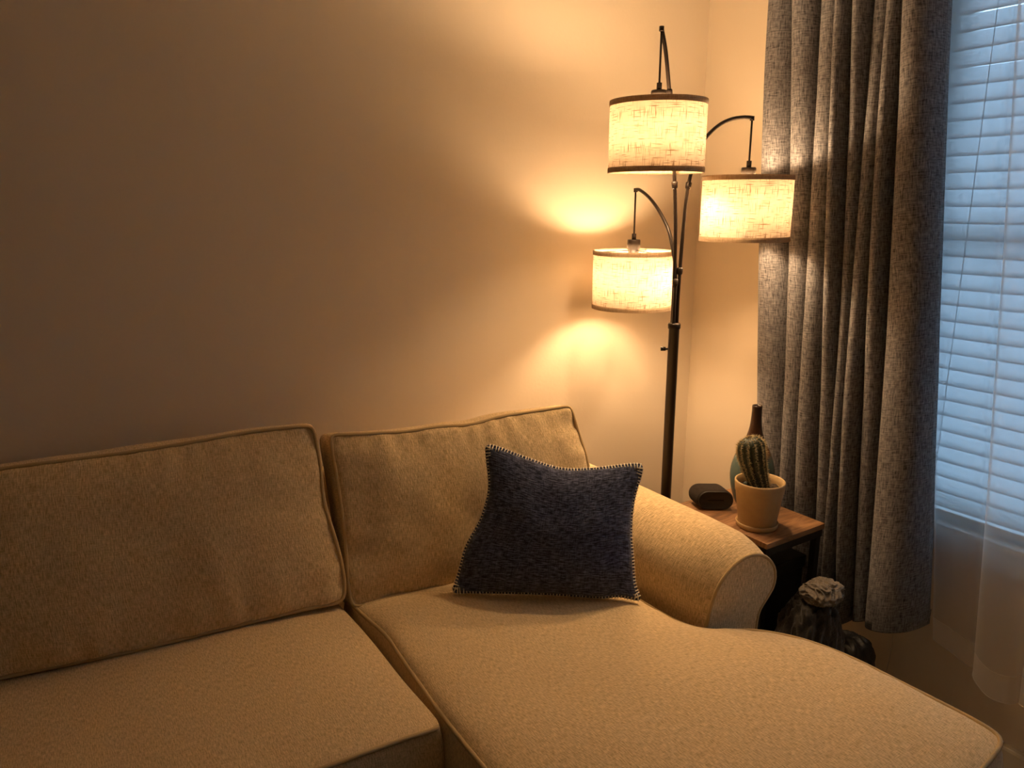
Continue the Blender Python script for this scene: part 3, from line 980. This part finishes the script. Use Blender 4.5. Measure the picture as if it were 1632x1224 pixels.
# small offset shoot at the foot
of = MB(); rows = []
oc = Vector((x, y, z + 0.112)) - side * 0.035 - Vector((0.80, 0.60, 0)) * 0.012
for j in range(11):
    t = j / 10; r = 0.011 * math.sqrt(max(0, 1 - (t * 0.98) ** 3))
    rows.append([oc + Vector((math.cos(a * math.pi / 24), math.sin(a * math.pi / 24), 0)) * r * (1 + .15 * abs(math.cos(a * math.pi / 24 * 4))) + Vector((0, 0, t * 0.022)) for a in range(49)])
of.grid(rows); of.build('cactus_offset', M_CACT, pot)
settle(pot)

bt = MB()
prof = [(0, 0), (0.040, 0), (0.046, 0.003), (0.058, 0.035), (0.0655, 0.075), (0.0655, 0.105), (0.060, 0.135), (0.050, 0.162), (0.038, 0.186), (0.027, 0.210), (0.0195, 0.236), (0.0160, 0.265), (0.0148, 0.296), (0.0152, 0.306), (0.0148, 0.311), (0.0115, 0.311), (0.0105, 0.300), (0.0105, 0.26), (0, 0.25)]
pp = [(p.x, p.z) for p in catmull([(a, 0, b) for a, b in prof[1:14]], 60)]
bt.lathe([(0, 0)] + pp + prof[14:], 48)
bo = bt.build('bottle_vase', M_BOTTLE)
bo.location = (1.826, 1.443, TZ)
tag(bo, 'slender-necked bottle vase, brown above blue, behind the cactus pot', 'vase')

# speaker: a stadium section pushed through, face turned to the room
sp = thing('portable_speaker', 'small black capsule-shaped portable speaker beside the cactus pot', 'speaker', (1.716, 1.50, TZ))
wdir = Vector((0.83, -0.56, 0)).normalized(); adir = Vector((0.36, 0.93, 0)).normalized()
fc = Vector((1.687, 1.457, TZ + 0.0315))
def stad(w2, r, n=14):
    out = []
    for k in range(n + 1):
        a = -math.pi / 2 + math.pi * k / n; out.append((w2 + r * math.cos(a), r * math.sin(a)))
    for k in range(n + 1):
        a = math.pi / 2 + math.pi * k / n; out.append((-w2 + r * math.cos(a), r * math.sin(a)))
    return out
def sweep(mb, secs, w2=0.0235):
    rows = []
    for d, r in secs:
        s = stad(w2, r)
        rows.append([fc + wdir * a + Vector((0, 0, b)) + adir * d for a, b in s + s[:1]])
    mb.grid(rows)
b = MB(); sweep(b, [(0.004, 0.0285), (0.006, 0.0305), (0.010, 0.031), (0.062, 0.031), (0.066, 0.0305), (0.068, 0.0285)]); b.build('speaker_body', M_SPK, sp)
e = MB(); sweep(e, [(0.004, 0.0287), (0.0, 0.0282), (-0.0005, 0.026), (0.002, 0.0245), (0.003, 0.001)]); sweep(e, [(0.068, 0.0287), (0.072, 0.028), (0.073, 0.025), (0.0725, 0.001)])
e.build('end_cap', M_RUB, sp)
for d in (0.016, 0.056):
    for a in (-0.018, 0.018):
        q = fc + wdir * a + adir * d
        ft = MB(); ft.lathe([(0, -0.0315), (0.004, -0.0315), (0.004, -0.029), (0, -0.029)], 10, q)
        ft.build('foot', M_RUB, sp)
settle(sp)

# ------------------------------------------------------------------ dark clutter under the table
def crumple(name, c, rad, mat, seed, zflat, parent=None, amp=0.25, nn=70, power=2.6, fr=1.0, ani=(2.2, 2.2, 1.4), ztop=9):
    mb = MB(); rows = []; UV = []
    for j in range(nn + 1):
        th = math.pi * j / nn; row = []; ur = []
        for i in range(nn * 2 + 1):
            ph = 2 * math.pi * (i % (nn * 2)) / (nn * 2)
            d = Vector((math.sin(th) * math.cos(ph), math.sin(th) * math.sin(ph), math.cos(th)))
            q = 1 / (abs(d.x) ** power + abs(d.y) ** power + abs(d.z) ** power) ** (1 / power)
            s = Vector((d.x * ani[0], d.y * ani[1], d.z * ani[2])) * fr + Vector((seed, seed * 2, 0))
            w1 = noise.noise(s * 0.9)
            s2 = s + Vector((w1, w1, w1)) * 0.8
            ridge = 1 - abs(noise.noise(s2 * 1.6)) * 2.4
            ridge2 = 1 - abs(noise.noise(s2 * 3.6)) * 2.2
            k = q * (1 + amp * (0.35 * w1 + 0.45 * (ridge - .5) + 0.10 * (ridge2 - .5)))
            p = Vector((c[0] + d.x * rad[0] * k, c[1] + d.y * rad[1] * k, min(ztop + 0.004 * ridge, max(zflat, c[2] + d.z * rad[2] * k))))
            row.append(p); ur.append((i / nn * 0.3, j / nn * 0.5))
        rows.append(row); UV.append(ur)
    mb.grid(rows, UV)
    return mb.build(name, mat, parent)
ja = crumple('crumpled_bag', (1.742, 1.145, 0.225), (0.105, 0.080, 0.245), M_BAG, 21, 0.002, amp=0.30, fr=0.9, power=2.4, ani=(2.6, 2.6, 2.4), ztop=0.449)
tag(ja, 'dark grey cloth bag slumped on the floor below the side table', 'bag')
scf = crumple('knit_scarf', (1.758, 1.125, 0.480), (0.060, 0.048, 0.030), M_SCARF, 12, 0.455, amp=0.42, power=2.2, ani=(3.4, 1.2, 1.6))
tag(scf, 'bunched grey knit scarf lying on top of the dark bag', 'scarf')
bk = crumple('dark_filler_lump', (1.930, 1.135, 0.14), (0.068, 0.07, 0.14), M_RUB, 5, 0.002, amp=0.08, power=3.5)  # invented black lump, added to fill the dark area below the curtain
tag(bk, 'low black lump added to darken the floor under the curtain hem', 'bag')
bx = MB(); bx.box((1.665, 1.262, 0.0), (1.862, 1.440, 0.47), 0.006)
bx = bx.build('storage_box', M_BLACK, smooth=False)
ld = MB(); ld.box((1.660, 1.257, 0.471), (1.867, 1.445, 0.51), 0.006); ld.build('lid', M_BLACK, bx, smooth=False)
tag(bx, 'tall black storage box tucked under the side table', 'box')
cb = MB(); cb.tube([(XW - 0.0165, 1.12, 0.003), (XW - 0.0165, 1.122, 0.09), (XW - 0.005, 1.122, 0.14), (XW - 0.004, 1.12, 0.22)], 0.002, 8)
tag(cb.build('power_cord', M_TRIM), 'thin pale cord against the wall below the grey curtain', 'cord')
